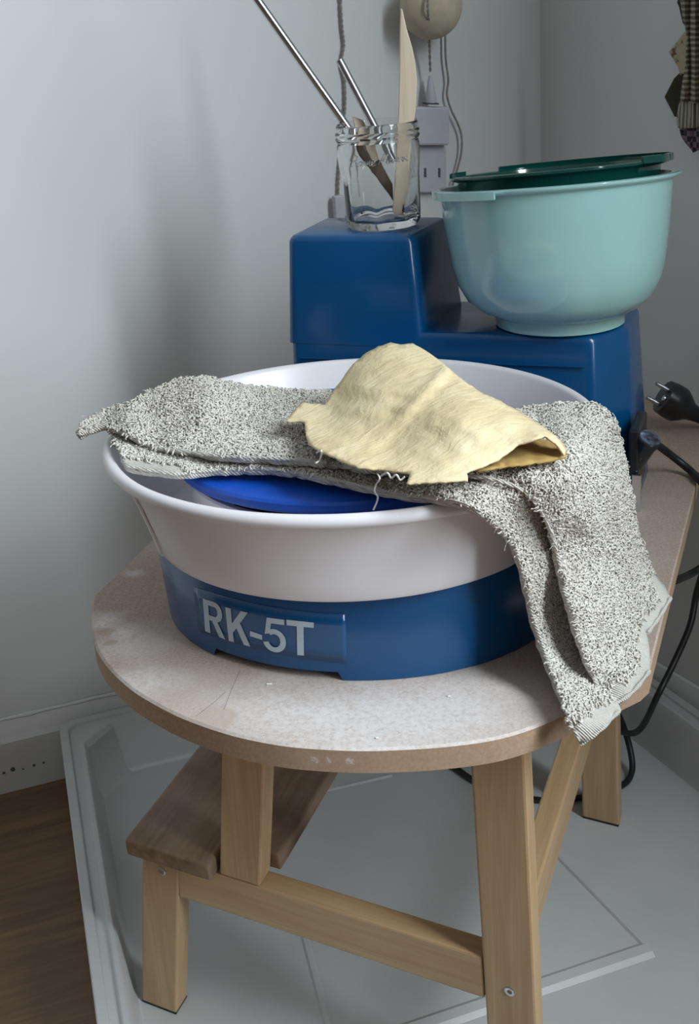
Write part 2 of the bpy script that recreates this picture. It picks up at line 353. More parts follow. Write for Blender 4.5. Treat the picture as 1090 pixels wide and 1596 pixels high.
for k, (t0, t1) in enumerate(((0, W_), (T1-W_, T1))):
    leg = slant('leg', .270, .309, FZ, .184, .150, t0, t1, M['birch_up'], True)
    rear = slant('leg', -.041, .0, FZ, BB, -.034, t0, t1, M['birch_up'], True)
    slant('post', .161, .201, .1885, BB, .132, t0, t1, M['birch_up'])
    m = MB(); m.hexa([S(-.0078, t0+.001, .149), S(.276, t0+.001, .149), S(.276, t1-.001, .149), S(-.0078, t1-.001, .149)],
                     [S(-.0066, t0+.001, .188), S(.272, t0+.001, .188), S(.272, t1-.001, .188), S(-.0066, t1-.001, .188)]); m.build('side_rail', M['birch_d'], st, smooth=None, bevel=.002)
    if k == 0: screw(leg, .2898, 0, .172, -1); screw(rear, -.0286, 0, .1655, -1)
m = MB(); E0, E1 = -.012, T1+.012                       # tread: notched round the two posts
poly = [(.318, E0), (.318, E1), (.231, E1), (.231, T1-W_-.001), (.179, T1-W_-.001), (.179, W_+.001), (.231, W_+.001), (.231, E0)]
m.rings([[S(s, q, .1885) for s, q in poly], [S(s, q, .205) for s, q in poly]]); m.build('tread', M['tread'], st, smooth=None, bevel=.003, seg=3)
m = MB(); m.hexa([S(-.010, W_, .146), S(-.031, W_, .146), S(-.031, T1-W_, .146), S(-.010, T1-W_, .146)], [S(-.010, W_, .187), S(-.031, W_, .187), S(-.031, T1-W_, .187), S(-.010, T1-W_, .187)]); m.build('stretcher', M['birch_e'], st, smooth=None, bevel=.002)
edge = [(242, 837), (147, 927), (142.5, 950), (146.5, 1000), (167, 1037), (203, 1071.5), (240, 1095), (277, 1114), (313.5, 1128.5), (350, 1140.5), (387, 1150), (442, 1160), (497, 1165), (558, 1167.5), (616, 1166.5), (693, 1161.5), (770, 1151), (828, 1134.5), (874, 1115), (950, 1081), (1000, 1057), (1013, 1045), (1040, 930), (1065, 835), (1088, 745)]
E3 = [at(*q, TZ) for q in edge]
body = smoothpath(E3[1:21], 5)
lft = E3[0]-E3[1]; lft /= np.linalg.norm(lft); rgt = E3[24]-E3[21]; rgt /= np.linalg.norm(rgt)
wl = CORNER+NL*.02; wr = CORNER+NR*.004
bl = isect(E3[1], lft, wl, DL); br = isect(E3[21], rgt, wr, DR)
bk = at(984, 620, TZ); bk2 = isect(bk, at(1024, 620, TZ)-bk, wr, DR); bkl = isect(bk, bk-at(1024, 620, TZ), wl, DL)
out = body+[E3[21], br, bk2, bk, bkl, bl]
m = MB(); P = [(p[0], p[1]) for p in out]
n = len(P); ctr = np.array([.03, 1.0])
ins = [tuple(ctr+(np.array(p)-ctr)*(1-.0018/np.linalg.norm(np.array(p)-ctr))) for p in P]
m.rings([[(x, y, BB) for x, y in P], [(x, y, TZ-.0015) for x, y in P]], True, False, mi=1)
m.rings([[(x, y, TZ-.0015) for x, y in P], [(x, y, TZ) for x, y in ins]], False, True, mi=0)
m.build('tabletop', [M['board'], M['board_edge']], st, smooth=30)
for (q, dx, dy) in (((420, 1066), .004, .001), ((588, 1150), .002, .002), ((700, 1085), .002, .001)):
    p = at(*q, TZ+.0006); m = MB(); m.box(p, (1, 0, 0), (0, 1, 0), Z, abs(dx)*.5, .0006, .0005); m.build('clay_crumb', M['thread'], st, smooth=None, bevel=.0003)

for q in ([(374, 1046), (362, 1072), (349, 1106)], [(352, 1078), (330, 1098), (306, 1116)]):
    m = MB(); m.tube([at(*p, TZ-.00003) for p in q], .00015, 5); m.build('scratch', M['slot'], st)

# ================================================================== pottery wheel
PC = np.array([.0054, .9157, TZ]); U, V = direction(70), np.array([math.sin(math.radians(70)), -math.cos(math.radians(70)), 0])
def wl3(x, y, z): return PC+V*x+U*y+Z*z
pw = thing('pottery_wheel', PC, 'blue tabletop pottery wheel with a white splash pan, marked RK-5T', 'pottery wheel')
EA, EB = .155, .1335
def outline(k, n=140):                                  # drum plan: half ellipse in front, sides running back to the housing
    pts = []
    for a in np.linspace(math.pi, 2*math.pi, n): pts.append((EA*k*math.cos(a), EB*k*math.sin(a)))
    pts += [(EA*k, .06), (.158*k, .13), (.150, .205), (.10, .215), (-.08, .215), (-.128, .205), (-.152*k, .13), (-EA*k, .06)]
    return pts
FOOT = lambda ang: 0.0 if (ang > -98.5 or ang < -142.5) else .0062
m = MB(); rs = []
def ring(k, z, foot=False):
    r = []
    for (x, y) in outline(k):
        a = math.degrees(math.atan2(y, x)); a = a+(-20 if False else 0)
        wa = math.degrees(math.atan2(*(wl3(x, y, 0)-PC)[[1, 0]]))
        r.append(wl3(x, y, z+(FOOT(wa) if foot and y < 0 else 0)))
    return r
m.rings([ring(.93, .010), ring(.985, .006, True), ring(1.0, .0005, True), ring(1.004, .010), ring(1.03, .066), ring(1.022, .071), ring(1.0, .074)], True, True)
drum = m.build('drum_body', M['blue'], pw, smooth=40, bevel=0)
def housing(m, base, top, z0, z1, r=.006):
    def rounded(poly, k, q):
        o = []
        for i in range(len(poly)):
            p, a, b = np.array(poly[i]), np.array(poly[i-1]), np.array(poly[(i+1) % len(poly)])
            da = (a-p)/np.linalg.norm(a-p); db = (b-p)/np.linalg.norm(b-p)
            for tt in np.linspace(0, 1, 5): o.append((1-tt)**2*(p+da*q)+2*tt*(1-tt)*p+tt**2*(p+db*q))
        return o
    cen = np.mean(np.array(top), axis=0); rs = []
    for (f, z, inset) in ((0, z0, 0), (.5, (z0+z1)/2, 0), ((z1-r-z0)/(z1-z0), z1-r, 0), (1, z1-r*.5, .0012), (1, z1-r*.15, .0035), (1, z1, .006)):
        poly = [tuple(np.array(b)*(1-f)+np.array(a)*f) for b, a in zip(base, top)]
        R = rounded(poly, 0, .008)
        R = [cen+(p-cen)*(1-inset/np.linalg.norm(p-cen)) for p in R]
        rs.append([wl3(p[0], p[1], z) for p in R])
    m.rings(rs)
m = MB()
housing(m, [(-.128, .193), (.156, .193), (.186, .243), (.186, .325), (-.128, .325)], [(-.123, .195), (.1507, .195), (.1735, .238), (.1735, .318), (-.123, .318)], .001, .1625)
housing(m, [(-.126, .1945), (.002, .1945), (.011, .312), (-.126, .312)], [(-.1195, .196), (-.005, .196), (.004, .290), (-.118, .290)], .150, .247)
m.build('motor_housing', M['blue'], pw, smooth=40)
m = MB()                                                # seam step across the front of the low housing
m.box(wl3(.015, .1935, .137), V, U, Z, .128, .0011, .0003); m.build('housing_seam', M['blue'], pw, smooth=None)
# splash pan: flared bowl, rolled rim, collar
RR, TR, RIMZ = .1805, .0048, .139
def panprof():
    p = [(.098, .070), (.153, .070), (.1555, .073), (.158, .085), (.1655, .110), (.1735, .1325)]
    for a in np.linspace(-2.4, 2.9, 14): p.append((RR+TR*math.cos(a), RIMZ+TR*math.sin(a)))
    p += [(.171, .132), (.1630, .110), (.1555, .085), (.152, .077), (.098, .0755)]
    return p
m = MB(); m.lathe(panprof(), PC, 160)
m.build('splash_pan', M['pan'], pw, smooth=50)
m = MB(); m.lathe([(.1255, .0756), (.1235, .114), (.122, .1155), (.118, .1155), (.116, .114), (.116, .0756)], PC, 96); m.build('pan_collar', M['pan'], pw, smooth=40)
for sg in (203, 23):                                   # the joints of the two pan halves
    m = MB(); q = direction(sg); m.rings([[PC+q*r+np.cross(Z, q)*w+Z*zz for (r, zz) in ((.1535, .071), (.157, .073), (.1600, .085), (.1675, .110), (.1752, .1325), (.1735, .1325), (.158, .085), (.153, .078))] for w in (-.003, .003)])
    m.build('pan_joint', M['pan'], pw, smooth=None)
m = MB(); m.lathe([(0, .1195), (.118, .1195), (.1285, .1225), (.1322, .1245), (.1332, .1265), (.1328, .1285), (.1334, .1305), (.1318, .1325), (.128, .1332), (0, .1332)], PC, 128); m.build('wheel_bat', M['bat'], pw, smooth=30)
m = MB(); m.lathe([(0, .074), (.03, .074), (.03, .1194), (0, .1194)], PC, 32); m.build('spindle', M['steel'], pw)
# speed lever, switch plate
m = MB(); m.box(wl3(.187, .214, .055), V, U, Z, .0045, .028, .030); m.box(wl3(.192, .214, .070), V, U, Z, .004, .008, .006); m.build('switch_plate', M['black_plastic'], pw, smooth=None, bevel=.002)
m = MB(); m.tube([wl3(.186, .200, .078), wl3(.196, .197, .071)], .0042, 10); lv = m.build('lever_arm', M['black_plastic'], pw)
kb, kt = wl3(.1855, .200, .050), wl3(.1995, .192, .0775); ax = (kt-kb)/np.linalg.norm(kt-kb)
m = MB(); m.tube([kb, kb+ax*.001, kt-ax*.007, kt-ax*.0065, kt-ax*.001, kt], [.0078, .0088, .0096, .0104, .0106, .0098], 28); kn = m.build('lever_knob', M['black_plastic'], pw)
m = MB(); m.tube([kt-ax*.0002, kt+ax*.0005], [.0097, .0092], 28); m.build('knob_cap', M['knob_top'], kn)
m = MB(); m.box(wl3(.1865, .205, .022), V, U, Z, .0010, .010, .021); m.box(wl3(.1905, .182, .030), V, U, Z, .0042, .0012, .017); m.build('lever_strip', M['chrome'], pw, smooth=None, bevel=.0006)
# label and lettering wrapped on the drum
def on_drum(x, y, lift=0.0):
    r = ray(x, y); lo, hi = .7, 1.05
    for _ in range(50):
        md = (lo+hi)/2; p = EYE+r*md/ r[1]*1.0; q = p-PC; X, Y, zz = q @ V, q @ U, q[2]
        k = 1.004+.026*np.clip((zz-.010)/.056, 0, 1)
        if (X/(EA*k))**2+(min(Y, 0)/(EB*k))**2 > 1: lo = md
        else: hi = md
    q = EYE+r*lo/r[1]-PC; X, Y = q @ V, q @ U; n = V*X/EA**2+U*Y/EB**2; n /= np.linalg.norm(n)
    return PC+q+n*lift
def quadmap(c, u, v):                                   # bilinear in the picture, projected on the drum wall
    return [(c[0][i]*(1-u)+c[1][i]*u)*(1-v)+(c[3][i]*(1-u)+c[2][i]*u)*v for i in (0, 1)]
LC = [(302, 914), (538.5, 957), (541.5, 1034), (311, 983)]
def lab(u, v, lift):
    bow = 4*u*(1-u); x, y = quadmap(LC, u, v); return on_drum(x, y+bow*9.0, lift)
m = MB(); NU = 30; top = [[lab(i/NU, j/4, .0003) for i in range(NU+1)] for j in range(5)]
m.rings([r for r in top], False, False, close=False); stk = m.build('label_sticker', M['sticker'], drum, smooth=60)
o = stk.modifiers.new('thick', 'SOLIDIFY'); o.thickness = .00025; o.offset = 0
# letters: strokes as polygons in a unit box per letter, placed on picture quads
def arc(cx, cy, rx, ry, a0, a1, n): return [(cx+rx*math.cos(math.radians(a)), cy+ry*math.sin(math.radians(a))) for a in np.linspace(a0, a1, n)]
def strip(outer, inner): return [(outer[i], outer[i+1], inner[i+1], inner[i]) for i in range(len(outer)-1)]
LET = {}
sw = .26
LET['R'] = [[(0, 0), (sw, 0), (sw, 1), (0, 1)], [(sw, 1), (.55, 1), (.55, .845), (sw, .845)], [(sw, .555), (.55, .555), (.55, .405), (sw, .405)], [(.40, .405), (.66, .44), (1.0, 0), (.70, 0)]]
LET['R'] += strip(arc(.55, .7025, .39, .2975, -90, 90, 13), arc(.55, .70, .15, .145, -90, 90, 13))
LET['K'] = [[(0, 0), (.24, 0), (.24, 1), (0, 1)], [(.24, .28), (.24, .56), (.68, 1), (.98, 1)], [(.40, .48), (.60, .63), (1.0, 0), (.70, 0)]]
LET['-'] = [[(0, 0), (1, 0), (1, 1), (0, 1)]]
LET['T'] = [[(0, .84), (1, .84), (1, 1), (0, 1)], [(.375, 0), (.625, 0), (.625, .84), (.375, .84)]]
o5 = arc(.47, .34, .53, .345, -165, 130, 26); i5 = arc(.47, .335, .27, .195, -165, 130, 26)
LET['5'] = strip(o5, i5)+[[(.13, 1), (.93, 1), (.93, .845), (.13, .845)], [(.13, 1), (.33, .86), (.245, .53), (.03, .50)]]
QL = [('R', (317.5, 932), (348.5, 942), (352.5, 996), (321.5, 983)), ('K', (352.5, 945.5), (388, 954.5), (391.5, 1007), (358, 998)), ('-', (391, 982.5), (409.8, 989), (410, 996.5), (391, 990.5)),
      ('5', (412.5, 961), (446.5, 965.5), (447, 1019), (413, 1012)), ('T', (447.5, 965), (489.8, 969.5), (490, 1022), (449, 1019))]
m = MB()
for ch, a, b, c, d in QL:
    for q in LET[ch]:
        P = [quadmap([a, b, c, d], u, 1-v) for u, v in q]
        N = 4; q4 = P
        g = [[on_drum(*quadmap(q4, i/N, j/N), .0009) for i in range(N+1)] for j in range(N+1)]
        m.rings(g, False, False, close=False)
lt = m.build('label_lettering', M['letter'], stk, smooth=60); tag(lt, 'pale grey characters RK-5T')

# ================================================================== sheets cut from outlines (towel, chamois)
def tps(ctrl):
    C = np.array(ctrl, float); X = C[:, :2]/100; n = len(C)
    d = np.linalg.norm(X[:, None]-X[None], axis=2); K = np.where(d > 0, d*d*np.log(d+1e-12), 0)+np.eye(n)*1e-3
    P = np.c_[np.ones(n), X]; A_ = np.block([[K, P], [P.T, np.zeros((3, 3))]]); w = np.linalg.solve(A_, np.r_[C[:, 2], 0, 0, 0])
    def f(x, y):
        p = np.array([x, y])/100; r = np.linalg.norm(X-p, axis=1); return float((w[:n]*np.where(r > 0, r*r*np.log(r+1e-12), 0)).sum()+w[n]+w[n+1]*p[0]+w[n+2]*p[1])
    return f
def inside(poly, x, y):
    c = False; n = len(poly)
    for i in range(n):
        (x1, y1), (x2, y2) = poly[i], poly[i-1]
        if (y1 > y) != (y2 > y) and x < (x2-x1)*(y-y1)/(y2-y1)+x1: c = not c
    return c
def sheet(name, poly, zf, mats, parent, step=9, thick=.004, wav=.6, extra=0, shape=None):
    b = []
    for i in range(len(poly)):
        p, q = np.array(poly[i], float), np.array(poly[(i+1) % len(poly)], float); k = max(1, int(np.linalg.norm(q-p)//step))
        for j in range(k):
            w = p+(q-p)*j/k; b.append((w[0]+random.uniform(-wav, wav), w[1]+random.uniform(-wav, wav)))
    pts = list(b); xs = [p[0] for p in b]; ys = [p[1] for p in b]
    B = np.array(b); row = 0; y = min(ys)
    while y < max(ys):
        x = min(xs)+(step*.5 if row % 2 else 0)
        while x < max(xs):
            if inside(b, x, y) and np.min(np.hypot(B[:, 0]-x, B[:, 1]-y)) > step*.55: pts.append((x, y))
            x += step
        y += step*.87; row += 1
    v2, _, tris, *_ = delaunay_2d_cdt([Vector(p) for p in pts], [], [list(range(len(b)))], 1, 1e-4)
    V3 = [at(p[0], p[1], zf(p[0], p[1])+(shape(p[0], p[1]) if shape else 0)) for p in v2]
    fs = []
    for f in tris:
        f = list(f); a, c, d = (V3[i] for i in f[:3]); n = np.cross(c-a, d-a)
        if n @ (a-EYE) > 0: f.reverse()
        fs.append(f)
    me = bpy.data.meshes.new(name); me.from_pydata([tuple(p) for p in V3], [], fs); me.update()
    for mt in mats: me.materials.append(mt)
    me.polygons.foreach_set('use_smooth', [True]*len(me.polygons))
    o = bpy.data.objects.new(name, me); COL.objects.link(o); adopt(o, parent)
    s = o.modifiers.new('thick', 'SOLIDIFY'); s.thickness = thick; s.offset = -1
    if len(mats) > 1: s.material_offset = 1; s.material_offset_rim = 0
    return o, np.array(V3), np.array([p[:] for p in v2]), fs

UPOLY = [(122, 676), (128, 663), (150, 652), (165, 641), (205, 628), (215, 621), (245, 606), (280, 593), (320, 588), (345, 595), (370, 601), (430, 607), (470, 609), (510, 611), (600, 612), (700, 622), (760, 640), (800, 643), (830, 636), (870, 632), (905, 629), (930, 632), (945, 640), (960, 665), (970, 700), (978, 745), (985, 780), (990, 820), (1003, 862), (1018, 890), (1030, 903), (1047, 932), (1028, 962), (1009, 987), (1013, 1005), (1014, 1046), (985, 1080), (952, 1102), (942, 1092), (935, 1075), (915, 1030), (900, 985), (888, 940), (878, 900), (868, 860), (858, 825), (845, 797), (825, 772), (800, 757), (770, 748), (730, 742), (680, 738), (620, 733), (560, 727), (510, 720), (440, 715), (400, 713), (350, 711), (300, 705), (265, 702), (245, 699), (225, 690), (205, 681), (185, 672), (160, 662), (145, 668)]
UZ = tps([(125, 672, .568), (160, 645, .575), (160, 662, .5705), (215, 621, .582), (205, 681, .569), (280, 593, .588), (245, 699, .564), (320, 588, .590), (300, 650, .578), (300, 705, .566), (370, 601, .580), (370, 660, .572), (350, 711, .567), (440, 607, .572), (440, 715, .568), (510, 611, .570), (510, 720, .568), (600, 612, .568), (620, 733, .570), (700, 622, .567), (680, 738, .572), (800, 641, .568), (770, 748, .5725), (800, 700, .576), (800, 735, .5745), (825, 745, .5735), (870, 631, .574), (815, 762, .5665), (848, 800, .546), (868, 860, .512), (888, 940, .479), (915, 1030, .441), (935, 1075, .4235), (952, 1102, .4190), (930, 632, .574), (945, 640, .572), (970, 700, .541), (985, 780, .506), (1003, 862, .462), (1030, 903, .437), (1047, 932, .431), (1014, 1046, .4245), (985, 1080, .4225), (900, 700, .573), (880, 700, .575), (920, 800, .530), (940, 900, .480), (965, 1000, .442), (860, 680, .571)])
LPOLY = [(172, 668), (178, 690), (190, 712), (197, 726), (215, 731), (245, 735), (280, 739), (330, 733), (380, 730), (420, 731), (460, 735), (500, 743), (560, 757), (620, 769), (660, 774), (690, 778), (715, 783), (737, 791), (760, 808), (785, 830), (803, 853), (815, 885), (824, 925), (831, 960), (845, 1005), (860, 1045), (875, 1083), (890, 1125), (903, 1157), (909, 1160), (935, 1140), (968, 1107), (960, 1085), (940, 1040), (924, 985), (910, 930), (898, 870), (880, 815), (850, 775), (810, 740), (760, 728), (700, 722), (620, 715), (520, 704), (440, 698), (350, 694), (280, 690), (230, 676), (200, 664)]
LZ = tps([(175, 680, .5652), (190, 705, .5640), (197, 726, .5600), (280, 739, .557), (420, 731, .559), (500, 743, .560), (620, 769, .5615), (690, 778, .566), (737, 791, .5655), (760, 808, .5575), (785, 830, .538), (803, 853, .522), (824, 925, .487), (831, 960, .469), (860, 1045, .437), (872, 1078, .4335), (880, 1097, .4310), (890, 1125, .4265), (905, 1160, .4100), (968, 1107, .4200), (925, 1110, .4255), (905, 1128, .4265), (940, 1040, .423), (924, 985, .441), (910, 930, .465), (898, 870, .489), (880, 815, .519), (850, 775, .5475), (810, 740, .5655), (810, 765, .5635), (760, 728, .564), (700, 722, .560), (520, 704, .560), (440, 698, .558), (350, 694, .558), (230, 676, .563), (880, 1040, .433), (860, 950, .466), (845, 870, .507), (800, 790, .552)])
tw = thing('terry_towel', at(560, 730, .56), 'folded light grey terry towel draped over the white splash pan', 'towel')
lump = lambda x, y: .0022*noise.noise((x/38, y/38, 1.7))+.0035*noise.noise((x/95, y/80, 4.1))
ou, UV3, U2, UF = sheet('upper_fold', UPOLY, UZ, [M['terry']], tw, 9, .0045, 1.2, shape=lump)
ol, LV3, L2, LF = sheet('lower_fold', LPOLY, LZ, [M['terry']], tw, 9, .0045, 1.2, shape=lambda x, y: .5*lump(x+200, y))
def loops(name, V3, P2d, F, dens, keep, parent, hgt=.0015):
    F = np.array([f[:3] for f in F]); A_, B_, C_ = V3[F[:, 0]], V3[F[:, 1]], V3[F[:, 2]]
    N = np.cross(B_-A_, C_-A_); ar = np.linalg.norm(N, axis=1)/2; n = int(ar.sum()*dens)
    idx = rng.choice(len(F), n, p=ar/ar.sum()); u, v = rng.random(n), rng.random(n); s = u+v > 1; u[s], v[s] = 1-u[s], 1-v[s]; w = 1-u-v
    c2 = lambda T: P2d[F[idx, T]]
    q = c2(0)*w[:, None]+c2(1)*u[:, None]+c2(2)*v[:, None]
    ok = np.array([keep(*p) for p in q]); idx, u, v, w, q = idx[ok], u[ok], v[ok], w[ok], q[ok]; n = len(idx)
    P = A_[idx]*w[:, None]+B_[idx]*u[:, None]+C_[idx]*v[:, None]; Nn = N[idx]/np.linalg.norm(N[idx], axis=1)[:, None]
    T = rng.normal(size=(n, 3)); T -= (T*Nn).sum(1)[:, None]*Nn; T /= np.linalg.norm(T, axis=1)[:, None]; S_ = np.cross(Nn, T)
    h = (hgt*(.6+.8*rng.random(n)))[:, None]; l = (.0034*(.6+.9*rng.random(n)))[:, None]; k = (rng.normal(size=n)*.0007)[:, None]
    path = [P-Nn*.0004, P+Nn*h*.9+T*l*.12, P+Nn*h*1.15+T*l*.5+S_*k, P+Nn*h*.7+T*l*.85+S_*k*2.2, P+Nn*h*.25+T*l*.8+S_*k*3.6]
    r = [.00072, .00072, .0007, .00066, .0004]; vs = np.zeros((n, 15, 3))
    for i, p in enumerate(path):
        ax_ = (T, T-Nn*.3, Nn, T+Nn*.3, T)[i]
        for j in range(3):
            a = 2*math.pi*j/3; vs[:, i*3+j] = p+r[i]*(S_*math.cos(a)+ax_*math.sin(a))
    base = np.arange(n)[:, None, None]*15
    fq = np.array([[i*3+j, i*3+(j+1) % 3, (i+1)*3+(j+1) % 3, (i+1)*3+j] for i in range(4) for j in range(3)])
    fq = (base+fq[None]).reshape(-1, 4)
    me = bpy.data.meshes.new(name); me.from_pydata(vs.reshape(-1, 3).tolist(), [], fq.tolist()); me.update(); me.materials.append(M['loops'])
    me.polygons.foreach_set('use_smooth', [True]*len(me.polygons))
    o = bpy.data.objects.new(name, me); COL.objects.link(o); adopt(o, parent); tag(o, kind='stuff'); return o
def segd(x, y, L):
    best = 1e9
    for (a, b), (c, d) in zip(L[:-1], L[1:]):
        tt = max(0, min(1, ((x-a)*(c-a)+(y-b)*(d-b))/((c-a)**2+(d-b)**2))); best = min(best, math.hypot(x-a-tt*(c-a), y-b-tt*(d-b)))
    return best
HEMU = [(1030, 903), (1047, 932), (1009, 987), (1014, 1046), (952, 1102)]; HEML = [(905, 1160), (968, 1107)]
SELV = [(197, 726), (280, 738)]; CHAM = [(480, 691), (620, 560), (850, 690), (640, 745)]
def keepU(x, y):
    d = segd(x, y, HEMU); return d > 26 or (d > 17 and random.random() < .5)
def keepL(x, y):
    d = segd(x, y, HEML); return (d > 36 or (d > 25 and random.random() < .5)) and (segd(x, y, SELV) > 11)
loops('terry_pile', UV3, U2, UF, 600000, keepU, ou)
loops('terry_pile', LV3, L2, LF, 600000, keepL, ol)
# rolled corner at the left tip, ribbed hems
m = MB(); m.tube(smoothpath([at(170, 664, .571), at(150, 668, .569), at(134, 672, .568), at(122, 679, .566)], 5), [.0028]*5+[.0034]*5+[.0040]*4+[.0040, .0036], 10); m.build('rolled_corner', M['terry'], ou)
def hem(name, q, parent, zf, dz):
    m = MB()
    P = smoothpath([at(x, y, zf(x, y)+dz) for x, y in q], 6); m.tube(P, [.0013+.0004*math.sin(i*1.9) for i in range(len(P))], 8); m.build(name, M['terry'], parent)
hem('hem', [(1046, 932), (1028, 962), (1010, 987)], ou, UZ, 0); hem('hem', [(1013, 1046), (985, 1080), (953, 1101)], ou, UZ, 0); hem('hem', [(907, 1159), (935, 1139), (966, 1107)], ol, LZ, 0)
hem('selvedge', [(245, 699), (300, 705), (350, 711), (440, 715), (510, 720)], ou, UZ, 0)
hem('selvedge', [(640, 735), (730, 742), (770, 748), (800, 757), (825, 772), (845, 797), (858, 825), (868, 860), (878, 900), (888, 940), (900, 985), (915, 1030), (935, 1075), (952, 1101)], ou, UZ, 0)
hem('selvedge', [(198, 726), (245, 735), (280, 739), (330, 733), (420, 731), (500, 743), (620, 769), (690, 778), (737, 791), (785, 830), (803, 853), (824, 925), (831, 960), (860, 1045), (890, 1125), (906, 1159)], ol, LZ, 0)

# ================================================================== chamois
ch = thing('chamois_cloth', at(650, 700, .575), 'pale yellow chamois leather lying folded on the grey towel', 'leather cloth')
CU = [(446, 657), (455, 643), (471, 626), (487, 629), (506, 630), (514, 617), (524, 604), (535, 588), (545, 574), (557, 561), (572, 549), (590, 540), (609, 534), (625, 537), (643, 535), (662, 545), (687, 563), (714, 586), (730, 598), (749, 611), (775, 622), (797, 634), (825, 650), (852, 669), (870, 682), (884, 698), (881, 710), (868, 690), (850, 679), (835, 684), (811, 691), (795, 703), (779, 716), (752, 727), (728, 736), (730, 748), (690, 750), (634, 753), (638, 744), (640, 737), (600, 732), (558, 728), (540, 721), (522, 712), (500, 703), (480, 691), (476, 672), (475, 657), (460, 656)]
CZ = tps([(x, y, z+.0055) for x, y, z in [(446, 657, .578), (471, 626, .582), (506, 630, .582), (545, 574, .600), (609, 534, .614), (643, 535, .613), (687, 563, .608), (749, 611, .600), (797, 634, .594), (852, 669, .586), (884, 698, .579), (850, 679, .590), (811, 691, .587), (779, 716, .581), (728, 736, .579), (690, 750, .578), (634, 753, .577), (640, 737, .578), (558, 728, .577), (500, 703, .577), (476, 657, .579), (640, 640, .594), (570, 640, .590), (720, 660, .597), (600, 690, .580), (700, 700, .586), (560, 600, .598), (790, 660, .594)]])
def crease(x, y):
    a = math.exp(-((abs((x-660)*.72+(y-612)*.69)-0)/9.0)**2)*math.exp(-((x-690)/95.0)**2)
    b = math.exp(-(((y-607)-.10*(x-590))/5.0)**2)*math.exp(-((x-600)/45.0)**2)
    return .0022*a+.0010*b+.0008*noise.noise((x/30, y/14, .3))+.0002*noise.noise((x/9+y/14, y/9, 2.3))
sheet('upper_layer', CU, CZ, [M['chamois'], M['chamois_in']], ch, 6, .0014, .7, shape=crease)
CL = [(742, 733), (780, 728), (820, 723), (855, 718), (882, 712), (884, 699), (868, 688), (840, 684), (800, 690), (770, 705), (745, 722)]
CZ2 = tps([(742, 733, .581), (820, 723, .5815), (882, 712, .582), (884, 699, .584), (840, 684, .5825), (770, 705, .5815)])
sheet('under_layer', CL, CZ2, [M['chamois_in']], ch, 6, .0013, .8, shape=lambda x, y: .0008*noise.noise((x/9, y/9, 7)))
# loose threads
for (q, lab_) in (([(588, 738, .578), (592, 746, .577), (586, 756, .571), (584, 766, .566), (589, 774, .561), (587, 784, .556), (582, 795, .552)], 'long loose white thread hanging from the towel edge over the blue wheel head'),
                  ([(594, 742, .580), (604, 737, .585), (610, 745, .581), (618, 740, .584), (624, 748, .580), (631, 743, .582)], 'curled white thread on the towel under the chamois edge'),
                  ([(494, 706, .577), (501, 702, .588), (499, 716, .578), (492, 722, .577)], 'short white thread at the left side of the chamois')):
    m = MB(); m.tube(smoothpath([at(*p) for p in q], 6), .0006, 6); o = m.build('loose_thread', M['thread']); tag(o, lab_, 'thread')

# ================================================================== bowls on the housing
def tilt_build(mb, piv, lean_left, lean_back, flat=0.):          # tilts the shape about its foot
    piv = Vector(piv); out = []
    for p in mb.v:
        q = Vector(p)-piv; k = 1.0 if flat <= 0 else max(0., min(1., (q.z-.004)/flat))
        R = Matrix.Rotation(math.radians(-lean_back*k), 3, 'X') @ Matrix.Rotation(math.radians(-lean_left*k), 3, 'Y'); out.append(tuple(piv+R @ q))
    mb.v = out
BC = np.array([.1958, 1.107, TZ+.1636])
def ang_interp(tab):
    def f(deg):
        deg = deg % 360
        for (a, x), (b, y) in zip(tab[:-1], tab[1:]):
            if a <= deg <= b: return x+(y-x)*(deg-a)/(b-a) if b > a else y
        return tab[-1][1]
    return f
sc9 = .90; zsc = .83
mb_ext = ang_interp([(0, .004), (14, .002), (22, 0), (136, 0), (140, .0012), (160, .0028), (180, .0002), (203, .0042), (234, .0028), (238, 0), (338, 0), (346, .002), (360, .004)])
prof = [(0, .004), (.057, .004), (.059, 0), (.0625, .0005), (.063, .010), (.0665, .0125), (.078, .018), (.090, .029), (.098, .046), (.1025, .066), (.106, .096), (.1085, .125), (.1098, .139), (.1135, .1405), (.1152, .1425), (.1150, .1445), (.1120, .1455), (.1085, .1448), (.1065, .139), (.103, .096), (.0995, .066), (.095, .047), (.087, .032), (.074, .022), (.055, .018), (0, .017)]
def bowl(name, prof, ext, c, mat, sc, rimr, label, lip=0., ll=1.5, lb=5.6, drop=.006, parent=None):
    t_ = thing(name, c, label, 'bowl')
    def shape(m, pr):
        n = 220; rs = []
        for (r, z) in pr:
            ringp = []
            for k in range(n):
                a = 2*math.pi*k/n; e = ext(math.degrees(a)); w = max(0., min(1., (r-rimr)/.004)); zz = z
                if w > 0 and e > .003 and z < .1415+lip: zz = z-drop*min(1, (e-.003)/.003)*w*.0
                ringp.append((c[0]+(r*sc+e*w)*math.cos(a), c[1]+(r*sc+e*w)*math.sin(a), c[2]+zz*zsc))
            rs.append(ringp)
        m.rings(rs, pr[0][0] < 1e-4, pr[-1][0] < 1e-4)
    m = MB(); shape(m, prof); tilt_build(m, BC, ll, lb, .05); m.build('bowl_body', mat, t_, smooth=55)
    # turned-down lip of the wide handle side
    angs = [a for a in np.linspace(0, 360, 361) if ext(a) > .0039 and 90 < (a-hand) % 360 < 270 or False]
    return t_
hand = 0
mint = bowl('mixing_bowl', prof, mb_ext, BC, M['mint'], sc9, .1105, 'pale mint green plastic mixing bowl tilted on the low blue housing')
